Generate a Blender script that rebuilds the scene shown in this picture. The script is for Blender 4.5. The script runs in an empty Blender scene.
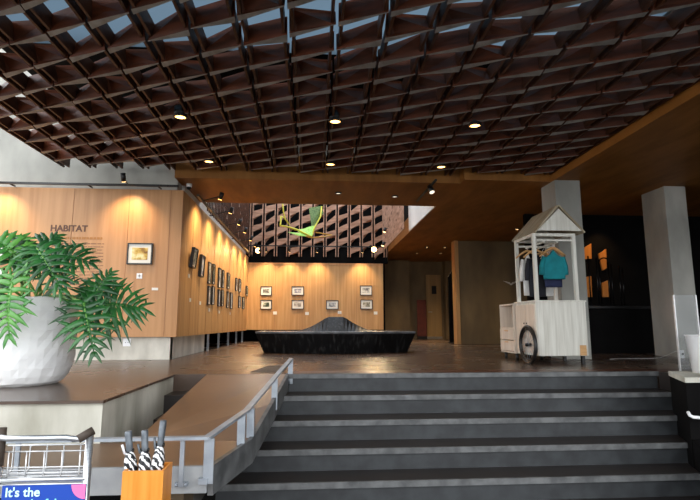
import bpy, bmesh, math, random
from mathutils import Vector, Matrix, Euler
random.seed(7)
S = bpy.context.scene
COL = S.collection

# ------------------------------------------------------------------ camera
EYE = Vector((0, 0, 1.59)); FPX = 500.0
pitch = math.atan(74/500); yaw = math.atan(37/500*math.cos(pitch))
FW = Vector((math.sin(yaw)*math.cos(pitch), math.cos(yaw)*math.cos(pitch), math.sin(pitch)))
RT = Vector((math.cos(yaw), -math.sin(yaw), 0)); UP = RT.cross(FW)
cam = bpy.data.cameras.new('camera'); camo = bpy.data.objects.new('camera', cam); COL.objects.link(camo)
cam.sensor_width = 36; cam.lens = 36*FPX/700
camo.matrix_world = Matrix(((RT.x, UP.x, -FW.x, EYE.x), (RT.y, UP.y, -FW.y, EYE.y), (RT.z, UP.z, -FW.z, EYE.z), (0, 0, 0, 1)))
S.camera = camo

# ------------------------------------------------------------------ world, exposure
S.view_settings.view_transform = 'Standard'; S.view_settings.look = 'None'
S.view_settings.gamma = 1; S.view_settings.use_curve_mapping = False
S.view_settings.exposure = 0.0
SKY = 4.0
w = bpy.data.worlds.new('overcast_sky'); S.world = w; w.use_nodes = True
nt = w.node_tree; bg = nt.nodes['Background']; bg.inputs[1].default_value = SKY
tc = nt.nodes.new('ShaderNodeTexCoord'); sx = nt.nodes.new('ShaderNodeSeparateXYZ')
cr = nt.nodes.new('ShaderNodeValToRGB')
cr.color_ramp.elements[0].position = 0.40; cr.color_ramp.elements[0].color = (.20, .20, .19, 1)
cr.color_ramp.elements[1].position = 0.51; cr.color_ramp.elements[1].color = (.93, .96, 1.0, 1)
mp = nt.nodes.new('ShaderNodeMath'); mp.operation = 'MULTIPLY_ADD'; mp.inputs[1].default_value = .5; mp.inputs[2].default_value = .5
nt.links.new(tc.outputs['Generated'], sx.inputs[0]); nt.links.new(sx.outputs['Z'], mp.inputs[0])
nt.links.new(mp.outputs[0], cr.inputs[0]); nt.links.new(cr.outputs[0], bg.inputs[0])

def at(x, y, Y=None, Z=None, X=None):
    """point of the place seen at photo position (x, y), at a known depth, height or side plane"""
    d = FW + RT*((x-350)/FPX) + UP*((250-y)/FPX)
    t = Y/d.y if Y is not None else ((Z-EYE.z)/d.z if Z is not None else X/d.x)
    return EYE + d*t

# ------------------------------------------------------------------ materials
def lin(h):
    h = h.lstrip('#'); r = [int(h[i:i+2], 16)/255 for i in (0, 2, 4)]
    return tuple(c/12.92 if c <= .04045 else ((c+.055)/1.055)**2.4 for c in r) + (1,)
def base_mat(name, rough=.6, metal=0, spec=.5):
    m = bpy.data.materials.new(name); m.use_nodes = True
    b = m.node_tree.nodes['Principled BSDF']
    b.inputs['Roughness'].default_value = rough; b.inputs['Metallic'].default_value = metal
    b.inputs['Specular IOR Level'].default_value = spec
    return m, m.node_tree, b
def noise_mat(name, c1, c2, scale=5, stretch=(1, 1, 1), detail=6, rough=.6, metal=0, spec=.5, bump=0, lo=.35, hi=.65, rvar=0):
    m, t, b = base_mat(name, rough, metal, spec)
    co = t.nodes.new('ShaderNodeTexCoord'); ma = t.nodes.new('ShaderNodeMapping'); ma.inputs['Scale'].default_value = stretch
    n = t.nodes.new('ShaderNodeTexNoise'); n.inputs['Scale'].default_value = scale; n.inputs['Detail'].default_value = detail
    r = t.nodes.new('ShaderNodeValToRGB'); r.color_ramp.elements[0].color = lin(c1); r.color_ramp.elements[1].color = lin(c2)
    r.color_ramp.elements[0].position = lo; r.color_ramp.elements[1].position = hi
    t.links.new(co.outputs['Object'], ma.inputs[0]); t.links.new(ma.outputs[0], n.inputs['Vector'])
    t.links.new(n.outputs['Fac'], r.inputs[0]); t.links.new(r.outputs[0], b.inputs['Base Color'])
    if bump:
        bp = t.nodes.new('ShaderNodeBump'); bp.inputs['Strength'].default_value = bump; bp.inputs['Distance'].default_value = .02
        t.links.new(n.outputs['Fac'], bp.inputs['Height']); t.links.new(bp.outputs[0], b.inputs['Normal'])
    if rvar:
        mr = t.nodes.new('ShaderNodeMapRange'); mr.inputs[3].default_value = rough-rvar; mr.inputs[4].default_value = rough+rvar
        t.links.new(n.outputs['Fac'], mr.inputs[0]); t.links.new(mr.outputs[0], b.inputs['Roughness'])
    return m
def flat(name, c, rough=.5, metal=0, spec=.5):
    return noise_mat(name, c, c, 20, rough=rough, metal=metal, spec=spec)
def emit(name, c, s):
    m = bpy.data.materials.new(name); m.use_nodes = True; t = m.node_tree
    for n in list(t.nodes): t.nodes.remove(n)
    e = t.nodes.new('ShaderNodeEmission'); o = t.nodes.new('ShaderNodeOutputMaterial')
    e.inputs[0].default_value = lin(c); e.inputs[1].default_value = s; t.links.new(e.outputs[0], o.inputs[0])
    return m

M = {}
M['lattice'] = noise_mat('dark_stained_wood', '#42200f', '#68341c', 3, (1, 1, 6), rough=.5, spec=.3)
M['lattice_rail'] = noise_mat('stained_batten_wood', '#361d11', '#583522', 3, (6, 1, 6), rough=.5, spec=.3)
M['lattice_edge'] = noise_mat('pale_grey_board_edge', '#76706a', '#94908c', 8, rough=.4)
M['screen_wood'] = noise_mat('well_screen_wood', '#a0785f', '#c79d84', 3, (1, 1, 5), rough=.55)
M['soffit'] = noise_mat('brown_stained_ceiling_board', '#80521f', '#9c6830', 1.2, (4, 1, 1), rough=.55, spec=.3)
M['panel'] = noise_mat('oak_veneer', '#b68753', '#cb9e68', 2.2, (7, 7, .35), rough=.42, spec=.4)
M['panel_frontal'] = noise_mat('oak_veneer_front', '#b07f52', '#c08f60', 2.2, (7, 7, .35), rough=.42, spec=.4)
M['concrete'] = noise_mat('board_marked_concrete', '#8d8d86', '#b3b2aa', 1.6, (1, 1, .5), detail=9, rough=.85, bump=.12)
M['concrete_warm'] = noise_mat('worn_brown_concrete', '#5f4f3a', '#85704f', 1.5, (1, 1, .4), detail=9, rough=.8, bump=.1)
M['plinth'] = noise_mat('pale_rough_plinth_plaster', '#b8b3a6', '#dcd7ca', 4, (1, 1, .5), detail=9, rough=.85, bump=.2)
M['block'] = noise_mat('weathered_cast_concrete', '#8f8c7c', '#dcdace', 2.0, (1, 1, .35), detail=10, rough=.9, bump=.15)
M['floor'] = noise_mat('polished_brown_floor', '#4a3b32', '#5f4d40', 1.3, detail=7, rough=.27, rvar=.025, spec=.5)
M['ramp'] = noise_mat('brown_ramp_screed', '#654b36', '#7d6048', 1.6, detail=7, rough=.36, rvar=.06)
M['floor_band'] = noise_mat('reddish_stone_border', '#4a2c20', '#5e3a2b', 2, detail=6, rough=.35)
M['tread'] = noise_mat('dark_granite_tread', '#211c1a', '#2e2825', 7, detail=8, rough=.38, rvar=.08)
M['nosing'] = noise_mat('grey_granite_edge', '#4a4b4b', '#6a6b6b', 9, detail=8, rough=.5)
M['riser'] = noise_mat('slate_riser', '#26282a', '#36393b', 6, detail=8, rough=.55)
M['dark'] = noise_mat('black_paint_and_shade', '#080707', '#0e0d0d', 3, rough=.8, spec=.1)  # near black, also used as painted shade on cheek, roof and voids
M['ground'] = noise_mat('grey_paving', '#474541', '#575550', 2, rough=.85)
M['white_wall'] = noise_mat('white_plaster', '#d2d0ca', '#e4e2dc', 2, rough=.85)
M['roof'] = noise_mat('blue_grey_painted_slab', '#7d93a3', '#97abb8', 1, rough=.5)
M['steel'] = noise_mat('grey_painted_steel', '#8b929a', '#a5acb3', 8, rough=.4, metal=.25)
M['chrome'] = noise_mat('brushed_chrome', '#c3c5c7', '#dcdedf', 20, (1, 1, 12), rough=.28, metal=.85)
M['wire'] = noise_mat('zinc_wire', '#c9cacb', '#e0e0e0', 12, rough=.35, metal=.5)
M['black'] = flat('black_satin_paint', '#111111', .4)
M['fascia'] = noise_mat('grey_concrete_fascia', '#84878a', '#9b9d9d', 5, rough=.8)
M['black_metal'] = flat('black_metal', '#1a1a1c', .25, .6)
M['grip'] = noise_mat('brown_rubber_grip', '#3b3129', '#4d4136', 15, rough=.7)
M['white'] = noise_mat('white_paint', '#e6e7e8', '#f2f2f2', 6, rough=.45)
M['offwhite_card'] = flat('white_card', '#e9e6dd', .8)
M['whitewood'] = noise_mat('whitewashed_timber', '#c9c6ba', '#e2e0d6', 3, (9, 9, .5), rough=.65)
M['pinkwood'] = noise_mat('pale_birch_ply', '#c9b9a8', '#d9cbbb', 3, (8, 8, .5), rough=.6)
M['shingle'] = noise_mat('aged_roof_timber', '#8f7f63', '#b7ab93', 3, (1, 8, 1), rough=.7)
M['hanger'] = noise_mat('beech_hanger', '#b98a55', '#d0a36c', 4, (1, 8, 8), rough=.45)
M['teal'] = noise_mat('teal_cotton', '#0b6f78', '#12858d', 6, rough=.9, bump=.2)
M['navy'] = noise_mat('navy_cotton', '#1d2340', '#272e50', 6, rough=.9)
M['black_cloth'] = noise_mat('black_cotton', '#15151a', '#20202a', 6, rough=.9)
M['white_cloth'] = noise_mat('white_cotton', '#cfcdc8', '#e2e0dc', 6, rough=.9)
M['orange'] = noise_mat('orange_lacquered_wood', '#e08a2c', '#f2a246', 3, (9, 9, .6), rough=.4)
M['pot'] = noise_mat('white_cast_stone', '#eeeeed', '#fafaf8', 3, (1, 1, 2.5), detail=9, rough=.85, bump=.25)
M['soil'] = noise_mat('potting_soil', '#2a1f16', '#4a3828', 30, rough=.95, bump=.5)
M['leaf'] = noise_mat('glossy_green_leaf', '#0f4216', '#2b6e2b', 6, rough=.35, spec=.6)
M['leaf_light'] = noise_mat('young_green_leaf', '#2f7a26', '#60a040', 6, rough=.35, spec=.6)
M['stem'] = noise_mat('green_petiole', '#5b8f3c', '#7fae58', 8, rough=.45)
M['blue'] = flat('blue_printed_board', '#0b3fa0', .45)
M['pink'] = flat('pink_print', '#f76fa6', .45)
M['cyan_ink'] = flat('pale_cyan_print', '#c9f3ef', .45)
M['mint_ink'] = flat('mint_print', '#8fe0d2', .45)
M['ink'] = flat('brown_wall_lettering', '#5d3a26', .6)
M['gold_ink'] = flat('ochre_wall_lettering', '#a87136', .6)
M['handle'] = noise_mat('grey_umbrella_handle', '#4d5257', '#7d848a', 14, rough=.4, metal=.3)
M['yellow'] = flat('yellow_cane', '#d8cf3a', .45)
M['net'] = noise_mat('lime_netting', '#7fc63a', '#b8e070', 25, rough=.6)
M['net_dark'] = noise_mat('olive_netting', '#4f6a35', '#76924f', 25, rough=.6)
M['cane_orange'] = flat('orange_cane', '#cf9a30', .45)
M['brown_door'] = noise_mat('tan_door_veneer', '#9a7a4c', '#ac8a58', 2, (7, 7, .4), rough=.5)
M['red_cloth'] = noise_mat('dark_red_panel', '#4a1c14', '#5a241a', 5, rough=.8)
M['amber'] = noise_mat('warm_lit_amber_board', '#b8702a', '#cd8436', 2, (6, 6, .5), rough=.4)
M['lamp_warm'] = emit('warm_lamp_lens', '#ffc070', 7)
M['lamp_flare'] = emit('bright_spot_lens', '#ffc878', 25)
M['lamp_dim'] = emit('small_warm_lens', '#ffcf8a', 5)
M['bulb_white'] = emit('pale_lens', '#fff0d8', 1.4)
# striped umbrella sleeve
m, t, b = base_mat('zebra_print_sleeve', .35)
co = t.nodes.new('ShaderNodeTexCoord'); wv = t.nodes.new('ShaderNodeTexWave'); wv.bands_direction = 'DIAGONAL'
wv.inputs['Scale'].default_value = 17; wv.inputs['Distortion'].default_value = 5; wv.inputs['Detail'].default_value = 1; wv.inputs['Detail Scale'].default_value = 2
r = t.nodes.new('ShaderNodeValToRGB'); r.color_ramp.elements[0].position = .47; r.color_ramp.elements[1].position = .55
r.color_ramp.elements[0].color = lin('#15161a'); r.color_ramp.elements[1].color = lin('#f2f2f2')
t.links.new(co.outputs['Object'], wv.inputs[0]); t.links.new(wv.outputs['Fac'], r.inputs[0]); t.links.new(r.outputs[0], b.inputs['Base Color'])
M['zebra'] = m
# black bench cladding: vertical dark streaks, glossy
m, t, b = base_mat('black_lacquer_with_streaks', .5)
co = t.nodes.new('ShaderNodeTexCoord'); ma = t.nodes.new('ShaderNodeMapping'); ma.inputs['Scale'].default_value = (9, 9, .6)
n = t.nodes.new('ShaderNodeTexNoise'); n.inputs['Scale'].default_value = 2; n.inputs['Detail'].default_value = 4
r = t.nodes.new('ShaderNodeValToRGB'); r.color_ramp.elements[0].color = lin('#070708'); r.color_ramp.elements[1].color = lin('#2c2c2c')
r.color_ramp.elements[0].position = .52; r.color_ramp.elements[1].position = .72
t.links.new(co.outputs['Object'], ma.inputs[0]); t.links.new(ma.outputs[0], n.inputs[0]); t.links.new(n.outputs['Fac'], r.inputs[0]); t.links.new(r.outputs[0], b.inputs['Base Color'])
b.inputs['Specular IOR Level'].default_value = .18
M['bench'] = m
M['bench_top'] = noise_mat('grey_lacquered_seat_top', '#4a4c4e', '#6a6c6e', 5, rough=.25)
# acrylic
m = bpy.data.materials.new('clear_acrylic'); m.use_nodes = True; t = m.node_tree
for n in list(t.nodes): t.nodes.remove(n)
a_ = t.nodes.new('ShaderNodeBsdfTransparent'); a_.inputs[0].default_value = (.9, .92, .93, 1); g_ = t.nodes.new('ShaderNodeBsdfDiffuse')
x_ = t.nodes.new('ShaderNodeMixShader'); x_.inputs[0].default_value = .10; o = t.nodes.new('ShaderNodeOutputMaterial')
t.links.new(a_.outputs[0], x_.inputs[1]); t.links.new(g_.outputs[0], x_.inputs[2]); t.links.new(x_.outputs[0], o.inputs[0])
M['acrylic'] = m
m = bpy.data.materials.new('added_frosted_skylight'); m.use_nodes = True; t = m.node_tree
for n in list(t.nodes): t.nodes.remove(n)
tr_ = t.nodes.new('ShaderNodeBsdfTranslucent'); tr_.inputs[0].default_value = (.20, .245, .28, 1); o = t.nodes.new('ShaderNodeOutputMaterial'); t.links.new(tr_.outputs[0], o.inputs[0])
M['skylight'] = m
m = bpy.data.materials.new('clear_frosted_well_glass'); m.use_nodes = True; t = m.node_tree
for n in list(t.nodes): t.nodes.remove(n)
tr_ = t.nodes.new('ShaderNodeBsdfTransparent'); tr_.inputs[0].default_value = (.9, .92, .95, 1); o = t.nodes.new('ShaderNodeOutputMaterial'); t.links.new(tr_.outputs[0], o.inputs[0])
M['well_glass'] = m
M['joint'] = noise_mat('veneer_joint_shadow_gap', '#9a6a42', '#a37248', 6, rough=.6)
def art_mat(c1, c2, c3, sc, seed):
    m, t, b = base_mat('print_artwork', .6)
    co = t.nodes.new('ShaderNodeTexCoord'); ma = t.nodes.new('ShaderNodeMapping'); ma.inputs['Location'].default_value = (seed*3.1, seed*1.7, seed*.9)
    n = t.nodes.new('ShaderNodeTexNoise'); n.inputs['Scale'].default_value = sc; n.inputs['Detail'].default_value = 3
    r = t.nodes.new('ShaderNodeValToRGB'); e = r.color_ramp.elements
    e[0].color = lin(c1); e[0].position = .36; e[1].color = lin(c3); e[1].position = .64
    k = e.new(.5); k.color = lin(c2)
    t.links.new(co.outputs['Object'], ma.inputs[0]); t.links.new(ma.outputs[0], n.inputs[0]); t.links.new(n.outputs['Fac'], r.inputs[0]); t.links.new(r.outputs[0], b.inputs['Base Color'])
    return m

# ------------------------------------------------------------------ mesh helpers
class MB:
    """collects shapes given in world coordinates, then links them as ONE mesh object"""
    def __init__(s): s.v = []; s.f = []; s.mi = []; s.sm = []
    def add(s, vs, fs, mi=0, smooth=False):
        o = len(s.v); s.v += [Vector(p) for p in vs]
        for f in fs: s.f.append([o+i for i in f]); s.mi.append(mi); s.sm.append(smooth)
        return s
    def hexa(s, p, mi=0):
        return s.add(p, [(0, 3, 2, 1), (4, 5, 6, 7), (0, 1, 5, 4), (1, 2, 6, 5), (2, 3, 7, 6), (3, 0, 4, 7)], mi)
    def box(s, a, b, mi=0):
        x0, y0, z0 = a; x1, y1, z1 = b
        return s.hexa([(x0, y0, z0), (x1, y0, z0), (x1, y1, z0), (x0, y1, z0), (x0, y0, z1), (x1, y0, z1), (x1, y1, z1), (x0, y1, z1)], mi)
    def prism(s, poly, z0, z1, mi=0):
        n = len(poly); zt = z1 if isinstance(z1, (list, tuple)) else [z1]*n; zb = z0 if isinstance(z0, (list, tuple)) else [z0]*n
        vs = [(p[0], p[1], zb[i]) for i, p in enumerate(poly)] + [(p[0], p[1], zt[i]) for i, p in enumerate(poly)]
        fs = [tuple(range(n))[::-1], tuple(range(n, 2*n))] + [(i, (i+1) % n, n+(i+1) % n, n+i) for i in range(n)]
        return s.add(vs, fs, mi)
    def tube(s, pts, r, n=10, mi=0, close=False):
        pts = [Vector(p) for p in pts]; rs = r if isinstance(r, (list, tuple)) else [r]*len(pts)
        prev = None; rings = []
        for i, p in enumerate(pts):
            if close: d = (pts[(i+1) % len(pts)]-pts[i-1])
            else: d = pts[min(i+1, len(pts)-1)]-pts[max(i-1, 0)]
            d.normalize()
            if prev is None:
                a = Vector((0, 0, 1)) if abs(d.z) < .9 else Vector((1, 0, 0))
                u = d.cross(a).normalized()
            else:
                u = (prev - d*prev.dot(d)).normalized()
            prev = u; v = d.cross(u)
            rings.append([p+(u*math.cos(2*math.pi*k/n)+v*math.sin(2*math.pi*k/n))*rs[i] for k in range(n)])
        vs = [q for g in rings for q in g]; fs = []
        m = len(pts)
        for i in range(m if close else m-1):
            j = (i+1) % m
            for k in range(n): fs.append((i*n+k, i*n+(k+1) % n, j*n+(k+1) % n, j*n+k))
        s.add(vs, fs, mi, True)
        if not close:
            s.add(rings[0], [tuple(range(n))[::-1]], mi); s.add(rings[-1], [tuple(range(n))], mi)
        return s
    def lathe(s, prof, c, n=32, mi=0, jit=0, cap=True, smooth=True):
        vs = []; fs = []
        for (r, z) in prof:
            for k in range(n):
                a = 2*math.pi*k/n; q = r*(1+random.uniform(-jit, jit))
                vs.append((c[0]+q*math.cos(a), c[1]+q*math.sin(a), c[2]+z+random.uniform(-jit, jit)*.3))
        for i in range(len(prof)-1):
            for k in range(n): fs.append((i*n+k, i*n+(k+1) % n, (i+1)*n+(k+1) % n, (i+1)*n+k))
        s.add(vs, fs, mi, smooth)
        if cap:
            s.add(vs[:n], [tuple(range(n))[::-1]], mi); s.add(vs[-n:], [tuple(range(n))], mi)
        return s
    def disc(s, c, axis, r, h, n=20, mi=0):
        c = Vector(c); a = Vector(axis).normalized()
        return s.tube([c, c+a*h], r, n, mi)
    def sphere(s, c, r, sc=(1, 1, 1), nu=14, nv=9, mi=0):
        vs = []; fs = []
        for i in range(nv+1):
            t = math.pi*i/nv
            for k in range(nu):
                a = 2*math.pi*k/nu
                vs.append((c[0]+r*sc[0]*math.sin(t)*math.cos(a), c[1]+r*sc[1]*math.sin(t)*math.sin(a), c[2]+r*sc[2]*math.cos(t)))
        for i in range(nv):
            for k in range(nu): fs.append((i*nu+k, (i+1)*nu+k, (i+1)*nu+(k+1) % nu, i*nu+(k+1) % nu))
        return s.add(vs, fs, mi, True)
    def build(s, name, mats, parent=None, loc=None, bevel=0, sub=0, recalc=True):
        if not isinstance(mats, (list, tuple)): mats = [mats]
        if parent is not None:
            L = Vector((0, 0, 0)); p = parent
            while p is not None: L += p.location; p = p.parent
        else: L = Vector(loc) if loc is not None else Vector((0, 0, 0))
        me = bpy.data.meshes.new(name)
        me.from_pydata([tuple(v-L) for v in s.v], [], s.f)
        for m_ in mats: me.materials.append(m_)
        for p, mi, sm in zip(me.polygons, s.mi, s.sm): p.material_index = mi; p.use_smooth = sm
        if recalc:
            bm = bmesh.new(); bm.from_mesh(me); bmesh.ops.remove_doubles(bm, verts=bm.verts, dist=1e-5)
            bmesh.ops.recalc_face_normals(bm, faces=bm.faces); bm.to_mesh(me); bm.free()
        o = bpy.data.objects.new(name, me); COL.objects.link(o)
        if parent is not None: o.parent = parent
        else: o.location = L
        if bevel:
            md = o.modifiers.new('bevel', 'BEVEL'); md.width = bevel; md.segments = 2; md.limit_method = 'ANGLE'; md.angle_limit = .7
        if sub:
            md = o.modifiers.new('sub', 'SUBSURF'); md.levels = sub; md.render_levels = sub
        return o
def tag(o, label, cat, group=None):
    if not 4 <= len(label.split()) <= 16: print('LABEL', len(label.split()), label)
    o['label'] = label; o['category'] = cat
    if group: o['group'] = group
    return o
def thing(name, label, cat, loc, group=None):
    o = bpy.data.objects.new(name, None); COL.objects.link(o); o.location = loc; o.empty_display_size = .1
    return tag(o, label, cat, group)
def struct(mb, name, mats, **k):
    o = mb.build(name, mats, **k)
    if o.parent is None: o['kind'] = 'structure'
    return o
def lettering(name, text, size, mat, parent, pos, rot, depth=.003, bold=0, label=None, align='LEFT', sx=1):
    cu = bpy.data.curves.new('tmp_text', 'FONT'); cu.body = text; cu.size = size; cu.extrude = depth; cu.align_x = align; cu.offset = bold
    to = bpy.data.objects.new('tmp_text', cu); COL.objects.link(to)
    bpy.context.view_layer.update()
    me = bpy.data.meshes.new_from_object(to.evaluated_get(bpy.context.evaluated_depsgraph_get()))
    bpy.data.objects.remove(to); bpy.data.curves.remove(cu)
    me.name = name
    R = Euler(rot).to_matrix().to_4x4(); L = Vector((0, 0, 0)); p = parent
    while p is not None: L += p.location; p = p.parent
    me.transform(Matrix.Translation(Vector(pos)-L) @ R @ Matrix.Diagonal((sx, 1, 1, 1)))
    me.materials.clear(); me.materials.append(mat)
    o = bpy.data.objects.new(name, me); COL.objects.link(o); o.parent = parent
    return o
def spot(name, loc, target, energy, color=(1, .72, .42), size=60, blend=.6, rad=.03, parent=None):
    l = bpy.data.lights.new(name, 'SPOT'); l.energy = energy; l.color = color; l.spot_size = math.radians(size); l.spot_blend = min(1, blend+.25); l.shadow_soft_size = rad
    o = bpy.data.objects.new(name, l); COL.objects.link(o)
    o.rotation_euler = (Vector(target)-Vector(loc)).to_track_quat('-Z', 'Y').to_euler()
    o.location = Vector(loc)
    if parent is not None: o.parent = parent; o.location = Vector(loc)-parent.location
    return o
WARM = (1, .72, .40)
FZ = 1.08           # upper floor
SOF = 3.77          # soffit underside
XW = -1.97          # gallery wall plane

# ================================================================== STRUCTURE
struct(MB().box((-30, -25, -.2), (30, -1.2, 0)).box((-30, -1.2, -.2), (-5, 3.9, 0)), 'ground', M['ground'])
struct(MB().box((-5, -1.2, -.2), (30, 3.9, -.002)), 'unseen_dark_paving', M['tread'])  # unseen, kept dark to cut bounce light on the far lattice
# upper floor slab (glossy brown), pieces round the stair opening
fl = MB()
fl.prism([(-9, 5.38), (-1.42, 5.38), (-1.085, 5.38), (-.27, 5.38), (-.27, 5.62), (12, 5.62), (12, 20), (-9, 20)], .6, FZ)
struct(fl, 'floor', M['floor'])
struct(MB().box((-.27, 5.31, FZ-.04), (12, 5.62, FZ)), 'floor_border', M['floor_band'])
struct(MB().box((3.75, 4.55, .6), (12, 5.31, FZ-.002)), 'floor_side', M['tread'])
struct(MB().box((-9, 5.42, -.2), (12, 20, .6)), 'foundation', M['dark'])
# terrace block at the left with the planter on it
tb = MB().box((-9, 3.63, 0), (-1.42, 5.38, FZ-.02)); tbo = struct(tb, 'terrace_block', M['block'])
MB().box((-9, 3.60, FZ-.02), (-1.405, 5.38, FZ)).build('terrace_paving', M['floor'], tbo)
# narrow dark side steps between block and ramp
ss = MB()
for k in range(4): ss.box((-1.42, 5.38-.3*(k+1), 0), (-1.0, 5.38-.3*k, FZ-.17*(k+1)))
struct(ss, 'side_steps', M['tread'])
# ramp and landing
rp = MB(); th = .13
A = [(-1.085, 5.40, 1.08), (-.275, 5.40, 1.08), (-.36, 4.3, .93), (-.44, 3.65, .80), (-1.2, 3.65, .80)]
rp.prism([(p[0], p[1]) for p in A], [p[2]-th for p in A], [p[2] for p in A])
struct(rp, 'ramp', M['ramp'])
ld = MB().prism([(-6, 3.04), (-.585, 3.04), (-.44, 3.65), (-6, 3.65)], .665, .795); ldo = struct(ld, 'landing', M['ramp'])
MB().prism([(-6, 3.015), (-.585, 3.015), (-.585, 3.04), (-6, 3.04)], .655, .797).build('landing_edge', M['fascia'], ldo)
rc = [(-.27, 5.38, 1.08), (-.355, 4.3, .935), (-.435, 3.65, .805), (-.582, 3.03, .797)]
cb = MB()
for (a, b_) in zip(rc, rc[1:]):
    cb.hexa([(a[0], a[1], a[2]-.16), (a[0]+.03, a[1], a[2]-.16), (b_[0]+.03, b_[1], b_[2]-.16), (b_[0], b_[1], b_[2]-.16),
             (a[0], a[1], a[2]+.004), (a[0]+.03, a[1], a[2]+.004), (b_[0]+.03, b_[1], b_[2]+.004), (b_[0], b_[1], b_[2]+.004)])
cb.build('ramp_curb', M['nosing'], ldo)
struct(MB().box((-.98, 3.15, 0), (-.74, 3.4, .66)), 'landing_pier', M['concrete_warm'])
struct(MB().box((-6, 3.45, 0), (-1.0, 3.6, .66)), 'landing_wall', M['dark'])
# main stairs
st = bpy.data.objects.new('stairs', None); COL.objects.link(st); st['kind'] = 'structure'
NT, T0, RH = .29, 5.31, .18
for k in range(0, 7):
    z = FZ-RH*k; y = T0-NT*k; xl = -.40-.085*k if k else -.27; xr = 3.75
    if z < .02: break
    if k: MB().box((xl, y+.02, z-.045), (xr, y+NT+.055, z)).build('tread', M['tread'], st)
    else: MB().box((xl, y+.004, z-.045), (xr, y+.05, z+.001)).build('tread', M['tread'], st)
    MB().box((xl, y-.004, z-.046), (xr, y+.02, z+.001)).build('nosing', M['nosing'], st)
    MB().box((xl, y+.03, max(0, z-RH)), (xr, y+.06 + (.3 if k == 0 else NT), z-.0455)).build('riser', M['riser'], st)
# right cheek of the stairs, its shaded sides painted near black
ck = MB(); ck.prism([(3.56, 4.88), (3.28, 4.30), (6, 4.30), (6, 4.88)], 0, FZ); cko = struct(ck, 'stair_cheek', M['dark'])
MB().prism([(3.55, 4.88), (3.26, 4.28), (6, 4.28), (6, 4.88)], FZ, FZ+.045).build('cheek_coping', M['block'], cko)
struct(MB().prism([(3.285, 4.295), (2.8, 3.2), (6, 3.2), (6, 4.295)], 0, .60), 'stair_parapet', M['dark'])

# walls
fw = MB()
fw.box((-9, 7.49, 1.405), (XW, 7.62, 3.585))
wfo = struct(fw, 'wall_front_panel', M['panel_frontal'])
for xx in (-4.75, -3.55, -2.75, -2.15): MB().box((xx, 7.486, 1.41), (xx+.006, 7.49, 3.58)).build('panel_joint', M['joint'], wfo)
struct(MB().box((-9, 7.56, FZ), (XW-.1, 7.7, 1.405)), 'baseboard_front', M['plinth'])
wl = MB().box((XW-.12, 7.62, 1.405), (XW, 15.2, 3.585)); wlo = struct(wl, 'wall_left', M['panel'])
for k in range(1, 13): MB().box((XW, 7.62+.6*k, 1.41), (XW+.003, 7.626+.6*k, 3.58)).build('panel_joint', M['joint'], wlo)
struct(MB().box((XW-.2, 7.60, FZ), (XW-.1, 9.9, 1.405)), 'baseboard_left', M['plinth'])
struct(MB().box((-2.9, 7.75, FZ), (-2.8, 18.5, 3.5)), 'wall_store', M['dark'])
bp = MB().box((XW, 15.2, 1.42), (2.13, 15.32, 3.43)); bpo = struct(bp, 'wall_back_panel', M['panel'])
for k in range(1, 5): MB().box((XW+.82*k, 15.196, 1.43), (XW+.82*k+.008, 15.2, 3.42)).build('panel_joint', M['joint'], bpo)
MB().box((XW, 15.185, 3.37), (2.13, 15.2, 3.43)).build('top_rail', M['panel_frontal'], bpo)
struct(MB().box((-2.8, 16.0, FZ), (2.3, 16.1, 3.9)), 'wall_back', M['dark'])
# concrete wall above the left panel
struct(MB().box((-9, 7.63, 3.585), (-2.10, 7.9, 6.3)), 'wall_upper_left', M['concrete'])
struct(MB().box((-2.9, 7.9, 3.59), (-2.06, 15.2, 6.3)), 'wall_well_left', M['white_wall'])
# interior walls at the right
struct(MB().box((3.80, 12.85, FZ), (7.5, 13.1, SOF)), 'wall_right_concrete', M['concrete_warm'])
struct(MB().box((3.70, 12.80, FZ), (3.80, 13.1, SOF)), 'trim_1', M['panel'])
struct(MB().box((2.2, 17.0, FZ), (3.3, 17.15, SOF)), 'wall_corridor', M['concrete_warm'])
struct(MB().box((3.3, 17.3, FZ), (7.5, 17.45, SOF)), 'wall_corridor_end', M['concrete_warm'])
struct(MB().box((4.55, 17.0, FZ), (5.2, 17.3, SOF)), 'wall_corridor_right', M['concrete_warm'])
struct(MB().box((7.5, 9.6, FZ), (7.7, 18, SOF)), 'wall_right_inner', M['dark'])
struct(MB().box((7.5, 9.5, FZ), (12, 9.6, SOF)), 'wall_right_return', M['dark'])
struct(MB().box((9.2, -1, 0), (9.4, 9.5, 5)), 'wall_right', M['dark'])
struct(MB().box((-9, 18.5, FZ), (12, 18.7, 4.4)), 'wall_rear', M['dark'])
# pillars
def pillar(x0, x1, y0, y1):
    return struct(MB().box((x0, y0, FZ), (x1, y1, SOF)), 'pillar', M['concrete'], bevel=.008)
pillar(5.56, 5.92, 7.36, 7.92)
pillar(3.66, 4.06, 7.16, 7.62)
# ceilings: soffits
struct(MB().box((-2.10, 7.45, SOF), (2.28, 9.0, 4.15)), 'ceiling_front', M['soffit'])
struct(MB().box((2.28, 7.25, SOF), (12, 20, 4.15)), 'ceiling_right', M['soffit'])
struct(MB().box((3.66, -1, SOF), (12, 7.25, 4.15)), 'ceiling_side', M['soffit'])
struct(MB().box((-9, 15.35, 3.6), (2.28, 20, 4.15)), 'ceiling_rear', M['dark'])
struct(MB().box((-2.9, 15.2, 3.44), (2.28, 15.34, 4.15)), 'trim_2', M['dark'])
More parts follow.
